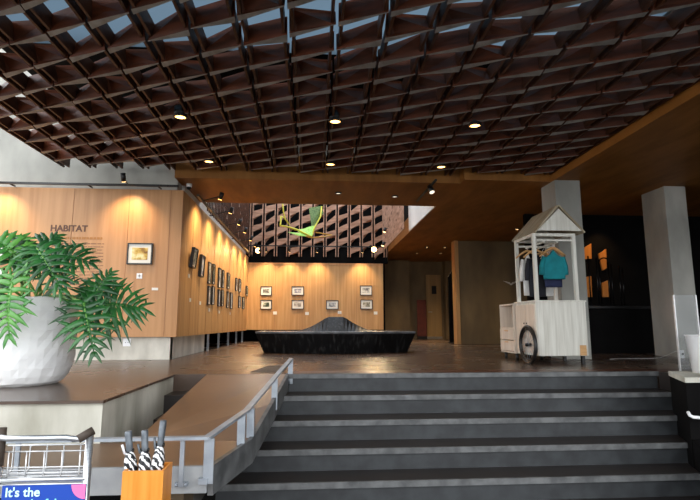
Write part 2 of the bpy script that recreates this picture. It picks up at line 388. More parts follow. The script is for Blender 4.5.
# light well above the gallery
struct(MB().box((2.255, 9.0, 3.775), (2.29, 11.6, 6.3)), 'wall_well_right', M['white_wall'])
struct(MB().box((2.30, 11.6, 4.15), (2.45, 15.3, 6.3)), 'wall_well_inner', M['dark'])
struct(MB().box((-2.9, 15.75, 4.15), (2.45, 15.9, 6.3)), 'wall_well_back', M['dark'])
struct(MB().box((-2.1, 8.85, 4.15), (2.45, 9.0, 6.3)), 'wall_well_front', M['concrete'])
# roof over the entrance hall and lattice
struct(MB().box((-3.75, 5.7, 4.85), (12, 9.0, 5.1)), 'ceiling_roof', M['dark'])
struct(MB().box((3.7, -.6, 4.85), (12, 5.7, 5.1)), 'ceiling_roof_side', M['roof'])
struct(MB().box((-3.75, -.6, 4.85), (3.7, 5.7, 4.856)), 'window_added', M['skylight'])  # added glazing, lets sky brighten the lattice gaps and near slats
struct(MB().box((2.45, 9.0, 4.85), (12, 20, 5.1)), 'ceiling_roof_rear', M['roof'])

# lattice generator: u across, v along the battens, d out of the visible face
def lattice(name, U0, U1, V0, V1, fmap, pitch_u, pitch_v, skew, rail_mat, slat_mat, edge_mat, rail=(.022, .17), gap=.075, h=.17, tmax=.065, tmin=.012, tilt=.15, full=0):
    rails = MB(); n = int(round((U1-U0)/pitch_u)); pu = (U1-U0)/n
    def bx(mb, u0, u1, v0, v1, d0, d1): mb.hexa([fmap(*q) for q in [(u0, v0, d0), (u1, v0, d0), (u1, v1, d0), (u0, v1, d0), (u0, v0, d1), (u1, v0, d1), (u1, v1, d1), (u0, v1, d1)]])
    for i in range(n+1):
        u = U0+pu*i
        for s in (-1, 1):
            c = u+s*gap/2
            bx(rails, c-rail[0]/2, c+rail[0]/2, V0, V1, .03, rail[1])
    ro = struct(rails, name, rail_mat)
    sl = MB()
    for i in range(n):
        ex = full*(gap/2+rail[0]/2); ua = U0+pu*i+gap/2+rail[0]/2-ex; ub = U0+pu*(i+1)-gap/2-rail[0]/2+ex
        base = -skew*(U0+pu*(i+.5)); k0 = math.floor((V0-base)/pitch_v)-1
        for k in range(k0, k0+int((V1-V0)/pitch_v)+4):
            v = base+pitch_v*k+random.uniform(-.015, .015)
            va = v-skew*(-(ub-ua)/2); vb = v-skew*((ub-ua)/2)
            if min(va, vb) < V0 or max(va, vb)+tmax > V1: continue
            ta, tb = (tmax, tmin) if random.random() < .72 else (tmin, tmax)
            ta *= random.uniform(.7, 1.1); tb *= random.uniform(.7, 1.3); d0 = random.uniform(0, .02); tw = random.uniform(-.12, .08)
            P = [fmap(*q) for q in [(ua, va, d0+ta*tilt), (ub, vb, d0+tb*tilt), (ub, vb+tb, d0), (ua, va+ta, d0), (ua, va+tw, d0+h), (ub, vb-tw, d0+h), (ub, vb+.02-tw, d0+h), (ua, va+.02+tw, d0+h)]]
            o = len(sl.v); sl.v += [Vector(p) for p in P]
            for f, mi in [((0, 3, 2, 1), 1), ((4, 5, 6, 7), 0), ((0, 1, 5, 4), 0), ((1, 2, 6, 5), 0), ((2, 3, 7, 6), 0), ((3, 0, 4, 7), 0)]:
                sl.f.append([o+j for j in f]); sl.mi.append(mi); sl.sm.append(False)
    sl.build('slats', [slat_mat, edge_mat], ro)
    return ro
LZ = 3.85
lattice('ceiling_lattice', -3.66, 3.60, .6, 7.42, lambda u, v, d: (u, v, LZ+d), .375, .36, .45, M['lattice_rail'], M['lattice'], M['lattice_edge'], full=.8, tmax=.075)
lattice('wall_lattice_back', -1.9, 2.2, 3.62, 6.2, lambda u, v, d: (u, 15.05+d, v), .36, .40, -.45, M['screen_wood'], M['screen_wood'], M['screen_wood'], h=.14, tmax=.20, tmin=.16)
lattice('wall_lattice_left', 9.3, 14.9, 3.66, 6.2, lambda u, v, d: (-1.95-d, u, v), .30, .75, .45, M['lattice_rail'], M['screen_wood'], M['lattice_edge'], rail=(.045, .012), gap=.15, h=.012, tmax=.05)
lattice('wall_lattice_right', 11.5, 14.9, 3.80, 6.2, lambda u, v, d: (2.08+d, u, v), .26, .70, .45, M['screen_wood'], M['lattice'], M['lattice'], rail=(.045, .014), gap=.13, h=.014, tmax=.05)

# ================================================================== LAMPS
def clone(root, loc, label=None):
    c = root.copy(); COL.objects.link(c); c.location = loc
    if label: c['label'] = label
    for ch in list(root.children):
        d = ch.copy(); COL.objects.link(d); d.parent = c
        for g in ch.children:
            e = g.copy(); COL.objects.link(e); e.parent = d
    return c
def downlight(loc, label, group, r=.05, energy=30, lens='lamp_warm', size=95, target=None):
    L = Vector(loc); t_ = thing('recessed_downlight', label, 'ceiling lamp', L, group)
    MB().lathe([(r*1.05, .0), (r*1.3, .0), (r*1.3, -.012), (r*1.0, -.02), (r*1.0, .0)], L, 20, cap=False).build('trim_ring', M['black'], t_)
    MB().lathe([(r*1.05, .0), (r*1.15, .0), (r*1.15, .10), (.002, .10)], L, 20, cap=False).build('can', M['black'], t_)
    MB().lathe([(.002, -.008), (r, -.008), (r, -.002), (.002, -.002)], L, 20).build('lens', M[lens], t_)
    if energy: spot('downlight_beam', L-Vector((0, 0, .03)), L-Vector((0, 0, 1)) if target is None else target, energy, WARM, size, .7, .04, t_)
    return t_
d0 = None
rows = [('front row', 5.35, 'beneath the timber lattice, larger'), ('rear row', 6.88, 'beneath the timber lattice, smaller')]
for (rn, yy, _), in zip(rows):
    for xx, side in ((-1.48, 'left'), (.225, 'middle'), (1.83, 'right')):
        lb = 'glowing downlight in the timber lattice, %s of the row nearer the %s' % (side, 'stairs' if 'front' in rn else 'gallery')
        if d0 is None: d0 = downlight((xx, yy, LZ+.004), lb, 'downlights in the timber lattice', .06, 30)
        else: clone(d0, (xx, yy, LZ+.004), lb)
g1 = downlight((.40, 8.15, SOF-.002), 'small pale downlight in the brown soffit before the gallery opening, left of two', 'small downlights in the front soffit', .045, 45, 'bulb_white')
clone(g1, (1.38, 8.3, SOF-.002), 'small pale downlight in the brown soffit before the gallery opening, right of two')
c0 = None
for (x, y, nm) in ((427, 247, 'leftmost of the brighter pair'), (445, 247, 'rightmost of the brighter pair'), (440, 253, 'just behind the brighter pair'), (417, 253, 'dimmer, left of the group')):
    P = at(x, y, Z=SOF-.003); lb = 'tiny warm downlight in the corridor soffit, ' + nm
    if c0 is None: c0 = downlight(P, lb, 'corridor downlights', .05, 90, 'lamp_dim', 125)
    else: clone(c0, P, lb)
downlight(at(517, 229, Z=SOF-.003), 'small warm downlight beside the eave of the white cart roof', 'corridor downlights', .05, 60, 'lamp_dim', 130)

def track_lamp(P, aim, label, group, energy, lens='lamp_warm', r=.035, size=70, up=.10, stem=True, arm=None):
    """lamp head of a track: yoke, can, lens"""
    P = Vector(P); t_ = thing('track_spotlight', label, 'spotlight', P, group); d = (Vector(aim)-P).normalized()
    if stem: MB().tube([P+Vector((0, 0, up)), P], .010, 8).build('yoke', M['black'], t_)
    if arm is not None: MB().tube([arm, P], .009, 8).build('arm', M['black'], t_)
    MB().tube([P-d*.06, P+d*.06], r*1.12, 14).build('can', M['black'], t_)
    MB().tube([P+d*.058, P+d*.066], r, 14).build('lens', M[lens], t_)
    if energy: spot('track_beam', P+d*.08, aim, energy, WARM, size, .8, .03, t_)
    return t_
# track along the front panel
tag(MB().box((-6, 7.30, 3.585), (-2.0, 7.335, 3.615)).tube([(-3.3, 7.32, 3.6), (-3.3, 7.49, 3.6)], .012).tube([(-4.4, 7.32, 3.6), (-4.4, 7.49, 3.6)], .012).tube([(-2.3, 7.32, 3.6), (-2.3, 7.49, 3.6)], .012)
    .build('light_track', M['black'], loc=(-4, 7.32, 3.6)), 'black light track along the top of the wood panel with the wall text', 'light track')
for x, lb in ((-4.55, 'small black track spotlight over the left end of the wood panel behind the plant'), (-2.72, 'small black track spotlight over the framed picture on the front wood panel')):
    track_lamp((x, 7.12, 3.66), (x, 7.49, 2.9), lb, 'front panel spotlights', 58, 'lamp_dim', .03, 105, .0, False, (x, 7.305, 3.61))
# track along the gallery wall
tag(MB().box((XW+.10, 7.9, 3.60), (XW+.135, 15.1, 3.63)).box((XW, 9.4, 3.605), (XW+.1, 9.43, 3.625)).box((XW, 12.0, 3.605), (XW+.1, 12.03, 3.625)).box((XW, 14.5, 3.605), (XW+.1, 14.53, 3.625))
    .build('light_track', M['black'], loc=(XW+.1, 11, 3.6)), 'black light track along the top of the long left gallery wall', 'light track')
names = ['nearest', 'second', 'third', 'fourth', 'fifth', 'sixth', 'seventh']
for k, yy in enumerate((8.25, 9.3, 10.4, 11.3, 12.4, 13.4, 14.4)):
    track_lamp((XW+.42, yy, 3.70), (XW, yy+.25, 2.5), 'small glowing track spotlight above the left gallery wall, %s from the entrance' % names[k], 'gallery wall spotlights', 95, 'lamp_warm', .032, 125, .0, False, (XW+.137, yy, 3.62))
# two bright heads facing the visitor at the back
tag(MB().box((XW+.05, 14.70, 3.86), (2.15, 14.735, 3.89)).build('light_track', M['black'], loc=(0, 14.7, 3.86)), 'black light track across the back of the light well below the timber screen', 'light track')
for x, y, lb in ((258, 250, 'left'), (374, 249, 'right')):
    P = at(x, y, Y=14.66)
    track_lamp(P, (P.x*.4+.2, 8.5, 1.2), 'very bright spotlight facing the entrance above the back gallery panel, %s one' % lb, 'bright back spotlights', 160, 'lamp_flare', .075, 50, .12)
for k, (x, tx) in enumerate(((-1.40, -1.45), (-.72, -.72), (.1, .1), (1.45, 1.45))):
    track_lamp((x, 14.72, 3.76), (x, 15.2, 2.7), 'small dark spotlight washing the back gallery panel, %s from the left' % names[k].replace('nearest', 'first'), 'back panel spotlights', 85, 'lamp_dim', .03, 85, .10)
for k, (x, y) in enumerate(((385, 230), (383.5, 244))):
    P = at(x, y, X=2.0)
    track_lamp(P, (P.x-.6, P.y-.2, 2.5), 'small glowing spotlight fixed to the right timber screen, %s' % ('upper' if k == 0 else 'lower'), 'right screen spotlights', 25, 'lamp_dim', .04, 70, .0, False, (2.08, P.y, P.z+.05))
# soffit track with a spotlight
P0 = at(436, 180, Z=SOF-.02); P1 = at(417, 201, Z=SOF-.02)
tag(MB().tube([P0, P1], .02, 8).build('light_track', M['black'], loc=P0), 'short black light track on the brown soffit right of the gallery opening', 'light track')
track_lamp((P0+P1)/2+Vector((0, -.35, -.06)), Vector((2.4, 6.4, 1.2)), 'black track spotlight on the short soffit track, unlit', 'soffit spotlight', 0, 'bulb_white', .04, 60, .05)
P = at(189, 187, Z=SOF-.052)
cc = thing('security_camera', 'small white security camera under the soffit at the corner of the wood panels', 'camera', P)
MB().lathe([(.045, .05), (.045, 0), (.03, -.005)], P, 18).build('mount', M['white'], cc); MB().sphere(P-Vector((0, 0, .01)), .034).build('dome', M['black'], cc)
# light from the well's glazed top
struct(MB().box((-2.9, 8.9, 6.3), (2.45, 15.9, 6.305)), 'window_1', M['well_glass'])

# ================================================================== PICTURES
def picture(c, half_w, half_h, axis, label, group, art, tilt=0, depth=.035, mount=.045, fr=.018, mount_mat='offwhite_card'):
    """axis 'y': hangs on a wall facing -Y; axis 'x': on a wall facing +X"""
    c = Vector(c)
    def mp_(a, b, d):
        d2 = d + tilt*(b+half_h)
        return (c.x+a, c.y-d2, c.z+b) if axis == 'y' else (c.x+d2, c.y+a, c.z+b)
    t_ = thing('framed_picture', label, 'picture', mp_(0, -half_h, 0), group)
    def bx(mb, a0, a1, b0, b1, d0, d1): mb.hexa([mp_(*q) for q in [(a0, b0, d0), (a1, b0, d0), (a1, b0, d1), (a0, b0, d1), (a0, b1, d0), (a1, b1, d0), (a1, b1, d1), (a0, b1, d1)]])
    f = MB(); W, H = half_w, half_h
    bx(f, -W, -W+fr, -H, H, 0, depth); bx(f, W-fr, W, -H, H, 0, depth); bx(f, -W+fr, W-fr, -H, -H+fr, 0, depth); bx(f, -W+fr, W-fr, H-fr, H, 0, depth)
    f.build('frame', M['black'], t_)
    g = MB(); bx(g, -W+fr, W-fr, -H+fr, H-fr, .002, depth*.6); g.build('mount', M[mount_mat], t_)
    a = MB(); bx(a, -W+fr+mount, W-fr-mount, -H+fr+mount, H-fr-mount, depth*.6, depth*.6+.003); a.build('artwork', art, t_)
    return t_
def wall_card(c, hw, hh, axis, label, group, d=.006):
    c = Vector(c); mb = MB()
    if axis == 'y': mb.box((c.x-hw, c.y-d, c.z-hh), (c.x+hw, c.y, c.z+hh))
    else: mb.box((c.x, c.y-hw, c.z-hh), (c.x+d, c.y+hw, c.z+hh))
    return tag(mb.build('caption_card', M['offwhite_card'], loc=c), label, 'label', group)
arts = [art_mat('#3a3d3a', '#8d8f88', '#cfcfc4', 9, 1), art_mat('#77798c', '#a9abb5', '#d8d8d4', 12, 2), art_mat('#5d5a4c', '#a29c86', '#ddd8c8', 10, 3), art_mat('#2c3a2c', '#7e8a78', '#d4d4c4', 8, 4),
        art_mat('#8a8378', '#b5aea4', '#e0dcd2', 14, 5), art_mat('#666b70', '#a6a9ab', '#d8d9d7', 11, 6), art_mat('#4f4f55', '#b8b8b2', '#e2e0d8', 9, 7), art_mat('#7b4f1e', '#c9a74e', '#e6dca8', 9, 8)]
# front panel
a0, a1 = at(127, 264.5, Y=7.49), at(153.5, 243.5, Y=7.49)
picture(((a0.x+a1.x)/2, 7.49, (a0.z+a1.z)/2), (a1.x-a0.x)/2, (a1.z-a0.z)/2, 'y', 'black framed landscape in a pale mount on the wood panel right of the wall text', 'front panel pictures', arts[7], mount=.05)
for (x0, y0, x1, y1, lb, ar) in ((-22, 262.5, 6.5, 243, 'black framed print behind the plant at the left edge, upper of two', 1), (-22, 287, 5, 268, 'black framed print behind the plant at the left edge, lower of two', 5)):
    a0, a1 = at(x0, y0, Y=7.49), at(x1, y1, Y=7.49)
    picture(((a0.x+a1.x)/2, 7.49, (a0.z+a1.z)/2), (a1.x-a0.x)/2, (a1.z-a0.z)/2, 'y', lb, 'front panel pictures', arts[ar], mount=.04)
P = at(139.5, 276, Y=7.49); wp = thing('wall_switch', 'small square white switch plate with cross mark below the framed landscape', 'switch', P)
MB().box((P.x-.04, P.y-.008, P.z-.04), (P.x+.04, P.y, P.z+.04)).build('plate', M['white'], wp, bevel=.003)
MB().box((P.x-.02, P.y-.011, P.z-.004), (P.x+.02, P.y-.008, P.z+.004)).box((P.x-.004, P.y-.011, P.z-.02), (P.x+.004, P.y-.008, P.z+.02)).build('cross_mark', M['ink'], wp)
wall_card(at(155, 289, Y=7.49), .045, .018, 'y', 'small white caption card right of and below the wall switch', 'front panel cards')
P = at(127, 342.5, Y=7.56); wp = thing('power_socket', 'white power socket on the pale base below the front wood panel', 'socket', P)
MB().box((P.x-.055, P.y-.008, P.z-.055), (P.x+.055, P.y, P.z+.055)).build('plate', M['white'], wp, bevel=.003)
[MB().disc((P.x+q, P.y-.008, P.z), (0, -1, 0), .006, .002, 10).build('socket_hole', M['black'], wp) for q in (-.018, .018)]
# left gallery wall (x0 near edge, x1 far edge, y of top and bottom at the middle)
LW = [(188.3, 194.3, 248, 268, 'nearest the entrance, tilted outward'), (197.5, 202.3, 255, 277, 'second from the entrance, hung alone'),
      (206.6, 210.4, 262, 284, 'third column, upper left'), (211.4, 214.0, 264, 284.5, 'third column upper right'), (206.3, 210.0, 286, 305, 'third column lower left'), (210.6, 213.6, 286, 305, 'third column lower right'),
      (217.0, 220.3, 268, 288, 'fourth column upper left'), (221.0, 223.5, 270, 288, 'fourth column upper right'), (216.8, 219.6, 289.5, 306.5, 'fourth column lower left'), (220.3, 222.9, 289.5, 306.5, 'fourth column lower right'),
      (226.0, 229.2, 273, 289, 'fifth column upper'), (225.7, 228.2, 291.5, 308, 'fifth column lower left'), (229.2, 231.9, 292.5, 309, 'fifth column lower right'),
      (234.7, 236.9, 278, 291, 'sixth column upper left'), (237.8, 240.4, 279, 292, 'sixth column upper right'), (237.6, 240.0, 296, 308, 'sixth column lower left'), (241.5, 243.9, 297, 309, 'sixth column lower right'),
      (245.2, 247.4, 286, 296, 'last beside the back corner')]
for k, (x0, x1, y0, y1, nm) in enumerate(LW):
    n0 = at(x0, (y0+y1)/2, X=XW); n1 = at(x1, (y0+y1)/2, X=XW); xm = (x0+x1)/2
    zt = at(xm, y0, X=XW).z; zb = at(xm, y1, X=XW).z
    picture((XW, (n0.y+n1.y)/2, (zt+zb)/2), max(.10, (n1.y-n0.y)/2*.86-.03), (zt-zb)/2, 'x', 'black framed print on the left gallery wall, ' + nm, 'left gallery wall pictures', arts[k % 7], tilt=.11 if k == 0 else (.04 if k == 1 else .0), depth=.05 if k < 2 else .032, mount=.03)
for k, (x, y) in enumerate(((188.8, 276), (190, 300), (200, 303), (209, 310), (219, 312), (230, 313.5))):
    wall_card(at(x, y, X=XW), .05, .03, 'x', 'small white caption card on the left gallery wall, %s from the entrance' % names[k], 'left gallery wall cards')
# back panel
BK = [(260.4, 272.0, 286.4, 295.6, 'upper picture of the left pair', 0), (260.4, 272.0, 299.9, 309.3, 'lower picture of the left pair', 3), (291.6, 303.9, 286.4, 295.4, 'upper picture of the second pair', 1), (291.6, 303.9, 299.9, 309.3, 'lower picture of the second pair', 4),
      (326.1, 338.4, 300.3, 309.4, 'single picture above the peak of the black bench', 5), (360, 372, 285.7, 295.4, 'upper picture of the right pair', 6), (360.4, 372.4, 299.7, 309.3, 'lower picture of the right pair', 2)]
for (x0, x1, y0, y1, nm, ar) in BK:
    a0, a1 = at(x0, y1, Y=15.2), at(x1, y0, Y=15.2)
    picture(((a0.x+a1.x)/2, 15.2, (a0.z+a1.z)/2), (a1.x-a0.x)/2, (a1.z-a0.z)/2, 'y', 'black framed print on the back panel, ' + nm, 'back panel pictures', arts[ar], mount=.055, fr=.02)
for k, (x, y) in enumerate(((275, 313), (307, 313.5), (339.6, 312.5), (375.6, 313))):
    wall_card(at(x, y, Y=15.2), .055, .045, 'y', 'small white caption card on the back gallery panel, %s from the left' % names[k].replace('nearest', 'first'), 'back panel cards')
# wall text
P = at(50, 231, Y=7.488); wt = thing('wall_text', 'dark lettering of the exhibition title and text on the front wood panel', 'lettering', P)
W_ = (at(87.5, 231, Y=7.488)-P).length
tt = lettering('title_lettering', 'HABITAT', .14, M['ink'], wt, P, (math.pi/2, 0, 0), .002, .0045)
wd = max(v.co.x for v in tt.data.vertices); sc_ = W_/wd
tt.data.transform(Matrix.Diagonal((sc_, 1, sc_, 1)))
P2 = at(51, 239, Y=7.488); mb = MB(); random.seed(3)
x = P2.x
for k in range(16):
    l_ = random.uniform(.02, .05); mb.box((x, 7.486, P2.z), (x+l_, 7.489, P2.z+.035)); x += l_+.012
mb.build('subtitle_lettering', M['gold_ink'], wt)
mb = MB()
for k in range(15):
    z = at(51, 243.5+k*3.15, Y=7.488).z; x = at(51, 250, Y=7.488).x; xe = at(105 - (18 if k == 14 else random.uniform(0, 2)), 250, Y=7.488).x
    while x < xe:
        l_ = min(random.uniform(.03, .11), xe-x); mb.box((x, 7.4865, z), (x+l_, 7.489, z+.008)); x += l_+.014
mb.build('paragraph_lettering', M['ink'], wt)
# emblem on the concrete wall
P = at(511, 283, Y=12.84); em = MB()
for s in (-1, 1):
    for k in range(4):
        a = Vector((P.x+s*.03, 12.84, P.z-.03+.012*k)); b_ = Vector((P.x+s*(.20-.035*k), 12.84, P.z+.05-.022*k))
        em.tube([a, (a+b_)/2+Vector((0, 0, .018)), b_], [.012, .011, .004], 6)
em.sphere((P.x, 12.84, P.z-.035), .03, (1, .4, .8))
tag(em.build('wall_emblem', M['offwhite_card'], loc=P), 'small pale winged emblem on the brown concrete wall left of the white cart', 'emblem')

# doorway furniture
P = at(434, 338.5, Y=17.29); dl = at(427, 338.5, Y=17.29); dr = at(442, 338.5, Y=17.29); dt = at(434, 275, Y=17.29).z
d1 = MB().box((dl.x, 17.25, FZ), (dr.x, 17.3, dt)).build('door_1', M['brown_door']); d1['kind'] = 'structure'
P = at(434, 290, Y=17.25); MB().box((P.x-.08, 17.235, P.z-.14), (P.x+.08, 17.25, P.z+.14)).build('vision_panel', M['black'], d1)
MB().box((dl.x, 17.23, FZ), (dr.x, 17.25, FZ+.08)).build('kick_plate', M['chrome'], d1)
P = at(430, 312, Y=17.25); MB().tube([(P.x-.05, 17.24, P.z), (P.x-.05, 17.19, P.z), (P.x+.06, 17.19, P.z)], .012).build('door_handle', M['chrome'], d1)
a0, a1 = at(417.5, 338, Y=16.9), at(426, 300, Y=16.9)
rb = thing('banner_stand', 'dark red floor banner standing in the corridor left of the tan door', 'banner', ((a0.x+a1.x)/2, 16.9, FZ))
MB().box((a0.x, 16.89, FZ+.1), (a1.x, 16.91, a1.z)).build('banner', M['red_cloth'], rb); MB().box((a0.x, 16.84, FZ), (a1.x, 16.96, FZ+.1)).build('base', M['black'], rb)
a0 = at(451, 344, Y=12.95); zt = at(455, 272, Y=12.95).z
bb = thing('dark_opening', 'tall black slant-topped panel standing in for the dark opening beside the concrete wall', 'screen', (a0.x+.1, 13.3, FZ))  # black panel stands in for the shade of a dark opening
x1_ = at(460.5, 340, Y=13.3).x; x0_ = at(450, 340, Y=13.3).x
MB().add([(x0_, 13.3, FZ), (x1_, 13.3, FZ), (x1_, 13.3, zt+.3), (x0_, 13.3, zt-.1), (x0_, 13.36, FZ), (x1_, 13.36, FZ), (x1_, 13.36, zt+.3), (x0_, 13.36, zt-.1)],
         [(0, 1, 2, 3), (7, 6, 5, 4), (0, 4, 5, 1), (1, 5, 6, 2), (2, 6, 7, 3), (3, 7, 4, 0)]).build('panel', M['dark'], bb)
MB().box((x0_, 13.2, FZ), (x1_, 13.5, FZ+.03)).build('foot', M['black'], bb)

# ================================================================== BLACK BENCH
bc = Vector((.42, 9.45, FZ)); bn = thing('gallery_bench', 'long black glossy bench with tented centre on the gallery floor', 'bench', bc)
def ring(hx, hy, nose): return [(-hx, hy*.6), (-hx*1.0, -hy*.55), (-hx*.5, -hy*.92), (0, -hy-nose), (hx*.5, -hy*.92), (hx*1.0, -hy*.55), (hx, hy*.6), (hx*.5, hy), (-hx*.5, hy)]
bot = [Vector((p[0], p[1], 0))+bc for p in ring(1.28, .62, .10)]; top = [Vector((p[0], p[1], .34))+bc for p in ring(1.43, .72, .12)]; lip = [Vector((p[0], p[1], .38))+bc for p in ring(1.44, .73, .12)]
n = 9
MB().add(bot+top, [tuple(range(n))[::-1]]+[(i, (i+1) % n, n+(i+1) % n, n+i) for i in range(n)]).build('plinth', M['bench'], bn)
MB().add(top+lip, [tuple(range(n))[::-1], tuple(range(n, 2*n))]+[(i, (i+1) % n, n+(i+1) % n, n+i) for i in range(n)]).build('seat', M['bench_top'], bn, bevel=.012)
# tent: concave ridge, sloping front and back
tp = MB(); N = 24; vs = []
for i in range(N+1):
    u = -1+2*i/N; a = abs(u); hgt = .26*max(0, (1-max(0, (a-.2)/.8)))**1.7; x = u*.78
    dpt = .5*(1-.35*a)
    vs += [(bc.x+x, bc.y-dpt, bc.z+.38), (bc.x+x, bc.y-.12*(1-a)-.02, bc.z+.38+hgt), (bc.x+x, bc.y+.12*(1-a)+.02, bc.z+.38+hgt), (bc.x+x, bc.y+dpt, bc.z+.38)]
fs = []
for i in range(N):
    o = 4*i
    for j in range(3): fs.append((o+j, o+4+j, o+5+j, o+1+j))
tp.add(vs, fs); tp.build('tented_back', M['bench'], bn)

# entrance mat
a = [at(250, 372.5, Z=FZ), at(283, 372.5, Z=FZ), at(288, 366, Z=FZ), at(268, 366, Z=FZ)]
tag(MB().prism([(p.x, p.y) for p in a], FZ, FZ+.006).build('floor_mat', M['grip'], loc=a[0]), 'small dark mat on the floor at the top end of the ramp handrail', 'mat')
# posts under the gallery wall
for k, x in enumerate((208, 218.5, 228, 236, 242)):
    P = at(x, 340, X=XW-.06)
    o = MB().box((P.x-.02, P.y-.02, FZ), (P.x+.02, P.y+.02, 1.405)).build('panel_post', M['steel'], loc=(P.x, P.y, FZ))
    tag(o, 'thin grey post under the left gallery wall, %s from the white base' % names[k].replace('nearest', 'first'), 'post', 'posts under the gallery wall')

# ================================================================== HANDRAIL ALONG THE RAMP
hr = thing('ramp_handrail', 'low grey steel handrail along the ramp edge beside the stairs and across the landing', 'handrail', (-.6, 3.0, .66))
rail_pts = [(-.225, 5.36, 1.228), (-.30, 4.75, 1.155), (-.45, 3.62, 1.0), (-.585, 2.985, .958), (-1.3, 2.985, .957), (-3.2, 2.985, .955)]
rl = MB()
for a, b_ in zip(rail_pts, rail_pts[1:]):
    a, b_ = Vector(a), Vector(b_); d = (b_-a).normalized(); s_ = d.cross(Vector((0, 0, 1))).normalized()*.022; u_ = Vector((0, 0, .008))
    a2, b2 = a-d*.01, b_+d*.01
    rl.hexa([a2-s_-u_, a2+s_-u_, b2+s_-u_, b2-s_-u_, a2-s_+u_, a2+s_+u_, b2+s_+u_, b2-s_+u_])
rl.build('rail', M['steel'], hr)
def post(p, zt, zb, wd=.05, dp=.016):
    pb = MB().box((p[0]-dp/2, p[1]-wd/2, zb), (p[0]+dp/2, p[1]+wd/2, zt)).build('post', M['steel'], hr)
    MB().box((p[0]-.05, p[1]-.02, zb), (p[0], p[1]+.02, zb+.03)).build('bracket', M['steel'], pb)
post((-.228, 5.34), 1.222, .98, .04, .05); post((-.325, 4.5), 1.118, .86, .04, .05); post((-.43, 3.70), 1.0, .74, .045, .05); post((-.47, 3.53), .985, .72, .045, .05); post((-.575, 3.0), .95, .71, .02, .055)
for x in (-.72, -1.6, -2.5):
    pb = MB().box((x-.012, 2.98, .70), (x+.012, 2.995, .95)).build('post', M['steel'], hr)
    MB().box((x-.035, 2.985, .70), (x+.035, 3.014, .72)).sphere((x-.025, 2.983, .71), .008).sphere((x+.025, 2.983, .71), .008).build('bracket', M['steel'], pb)

# ================================================================== WHITE CART
cx0, cx1, cy0, cy1 = 2.865, 3.535, 6.30, 6.94
ct = thing('vending_cart', 'whitewashed wooden cart with gabled roof and bicycle wheel standing at the stair top', 'cart', (3.2, 6.6, FZ))
zb, zt = 1.185, 1.875
MB().box((cx0, cy0, zb), (cx1, cy1, zt)).build('cabinet', M['whitewood'], ct, bevel=.006)
MB().box((cx0-.02, cy0-.01, zt), (cx1+.01, cy1+.02, zt+.02)).build('counter', M['whitewood'], ct, bevel=.004)
for k, (ya, yb) in enumerate(((cy0+.03, cy0+.30), (cy0+.32, cy1-.02))):
    d = MB().box((cx0-.012, ya, zb+.03), (cx0, yb, zt-.03)).build('door', M['pinkwood'], ct)
    MB().sphere((cx0-.018, yb-.03 if k == 0 else ya+.03, 1.6), .009).build('knob', M['black_metal'], d)
MB().box((cx1-.115, cy0-.008, zb+.005), (cx1-.03, cy0, zb+.135)).build('patch', M['hanger'], ct)
# posts
px0, px1 = 2.90, 3.44; zr = 2.78
for (x, y) in ((px0, cy0+.03), (px1, cy0+.03), (px0, cy1-.04), (px1, cy1-.04)):
    MB().box((x-.022, y-.022, zt+.02), (x+.022, y+.022, zr)).build('post', M['whitewood'], ct)
for (y) in (cy0+.03, cy1-.04):
    MB().box((px0, y-.015, zr-.04), (px1, y+.015, zr)).box((px0, y-.012, zr-.105), (px1, y+.012, zr-.08)).build('crossbeam', M['whitewood'], ct)
for x in (px0, px1): MB().box((x-.015, cy0+.03, zr-.04), (x+.015, cy1-.04, zr)).build('crossbeam', M['whitewood'], ct)
xm, hw, ap = 3.235, .33, 3.14; ze = 2.81; yf, yb = cy0-.03, cy1+.10
MB().add([(xm-hw+.03, yf, ze), (xm+hw-.03, yf, ze), (xm, yf, ap-.03), (xm-hw+.03, yf+.02, ze), (xm+hw-.03, yf+.02, ze), (xm, yf+.02, ap-.03)],
         [(0, 1, 2), (5, 4, 3), (0, 3, 4, 1), (1, 4, 5, 2), (2, 5, 3, 0)]).build('gable', M['whitewood'], ct)
MB().add([(xm-hw+.03, yb-.06, ze), (xm+hw-.03, yb-.06, ze), (xm, yb-.06, ap-.03), (xm-hw+.03, yb-.04, ze), (xm+hw-.03, yb-.04, ze), (xm, yb-.04, ap-.03)],
         [(0, 1, 2), (5, 4, 3), (0, 3, 4, 1), (1, 4, 5, 2), (2, 5, 3, 0)]).build('gable', M['whitewood'], ct)
for s, mm in ((-1, 'shingle'), (1, 'shingle')):
    e = Vector((xm+s*hw, 0, ze-.03)); q = Vector((xm, 0, ap)); nrm = Vector((s*(ap-ze+.03), 0, hw)).normalized()*.022
    P = [Vector((e.x, yf-.01, e.z)), Vector((q.x, yf-.01, q.z)), Vector((q.x, yb, q.z)), Vector((e.x, yb, e.z))]
    rf = MB().hexa(P+[p+nrm for p in P]).build('roof_slope', M[mm], ct)
for xq in (3.22, 3.04): MB().box((xq-.01, cy0+.03, 2.655), (xq+.01, cy1-.04, 2.675)).build('clothes_rail', M['whitewood'], ct)
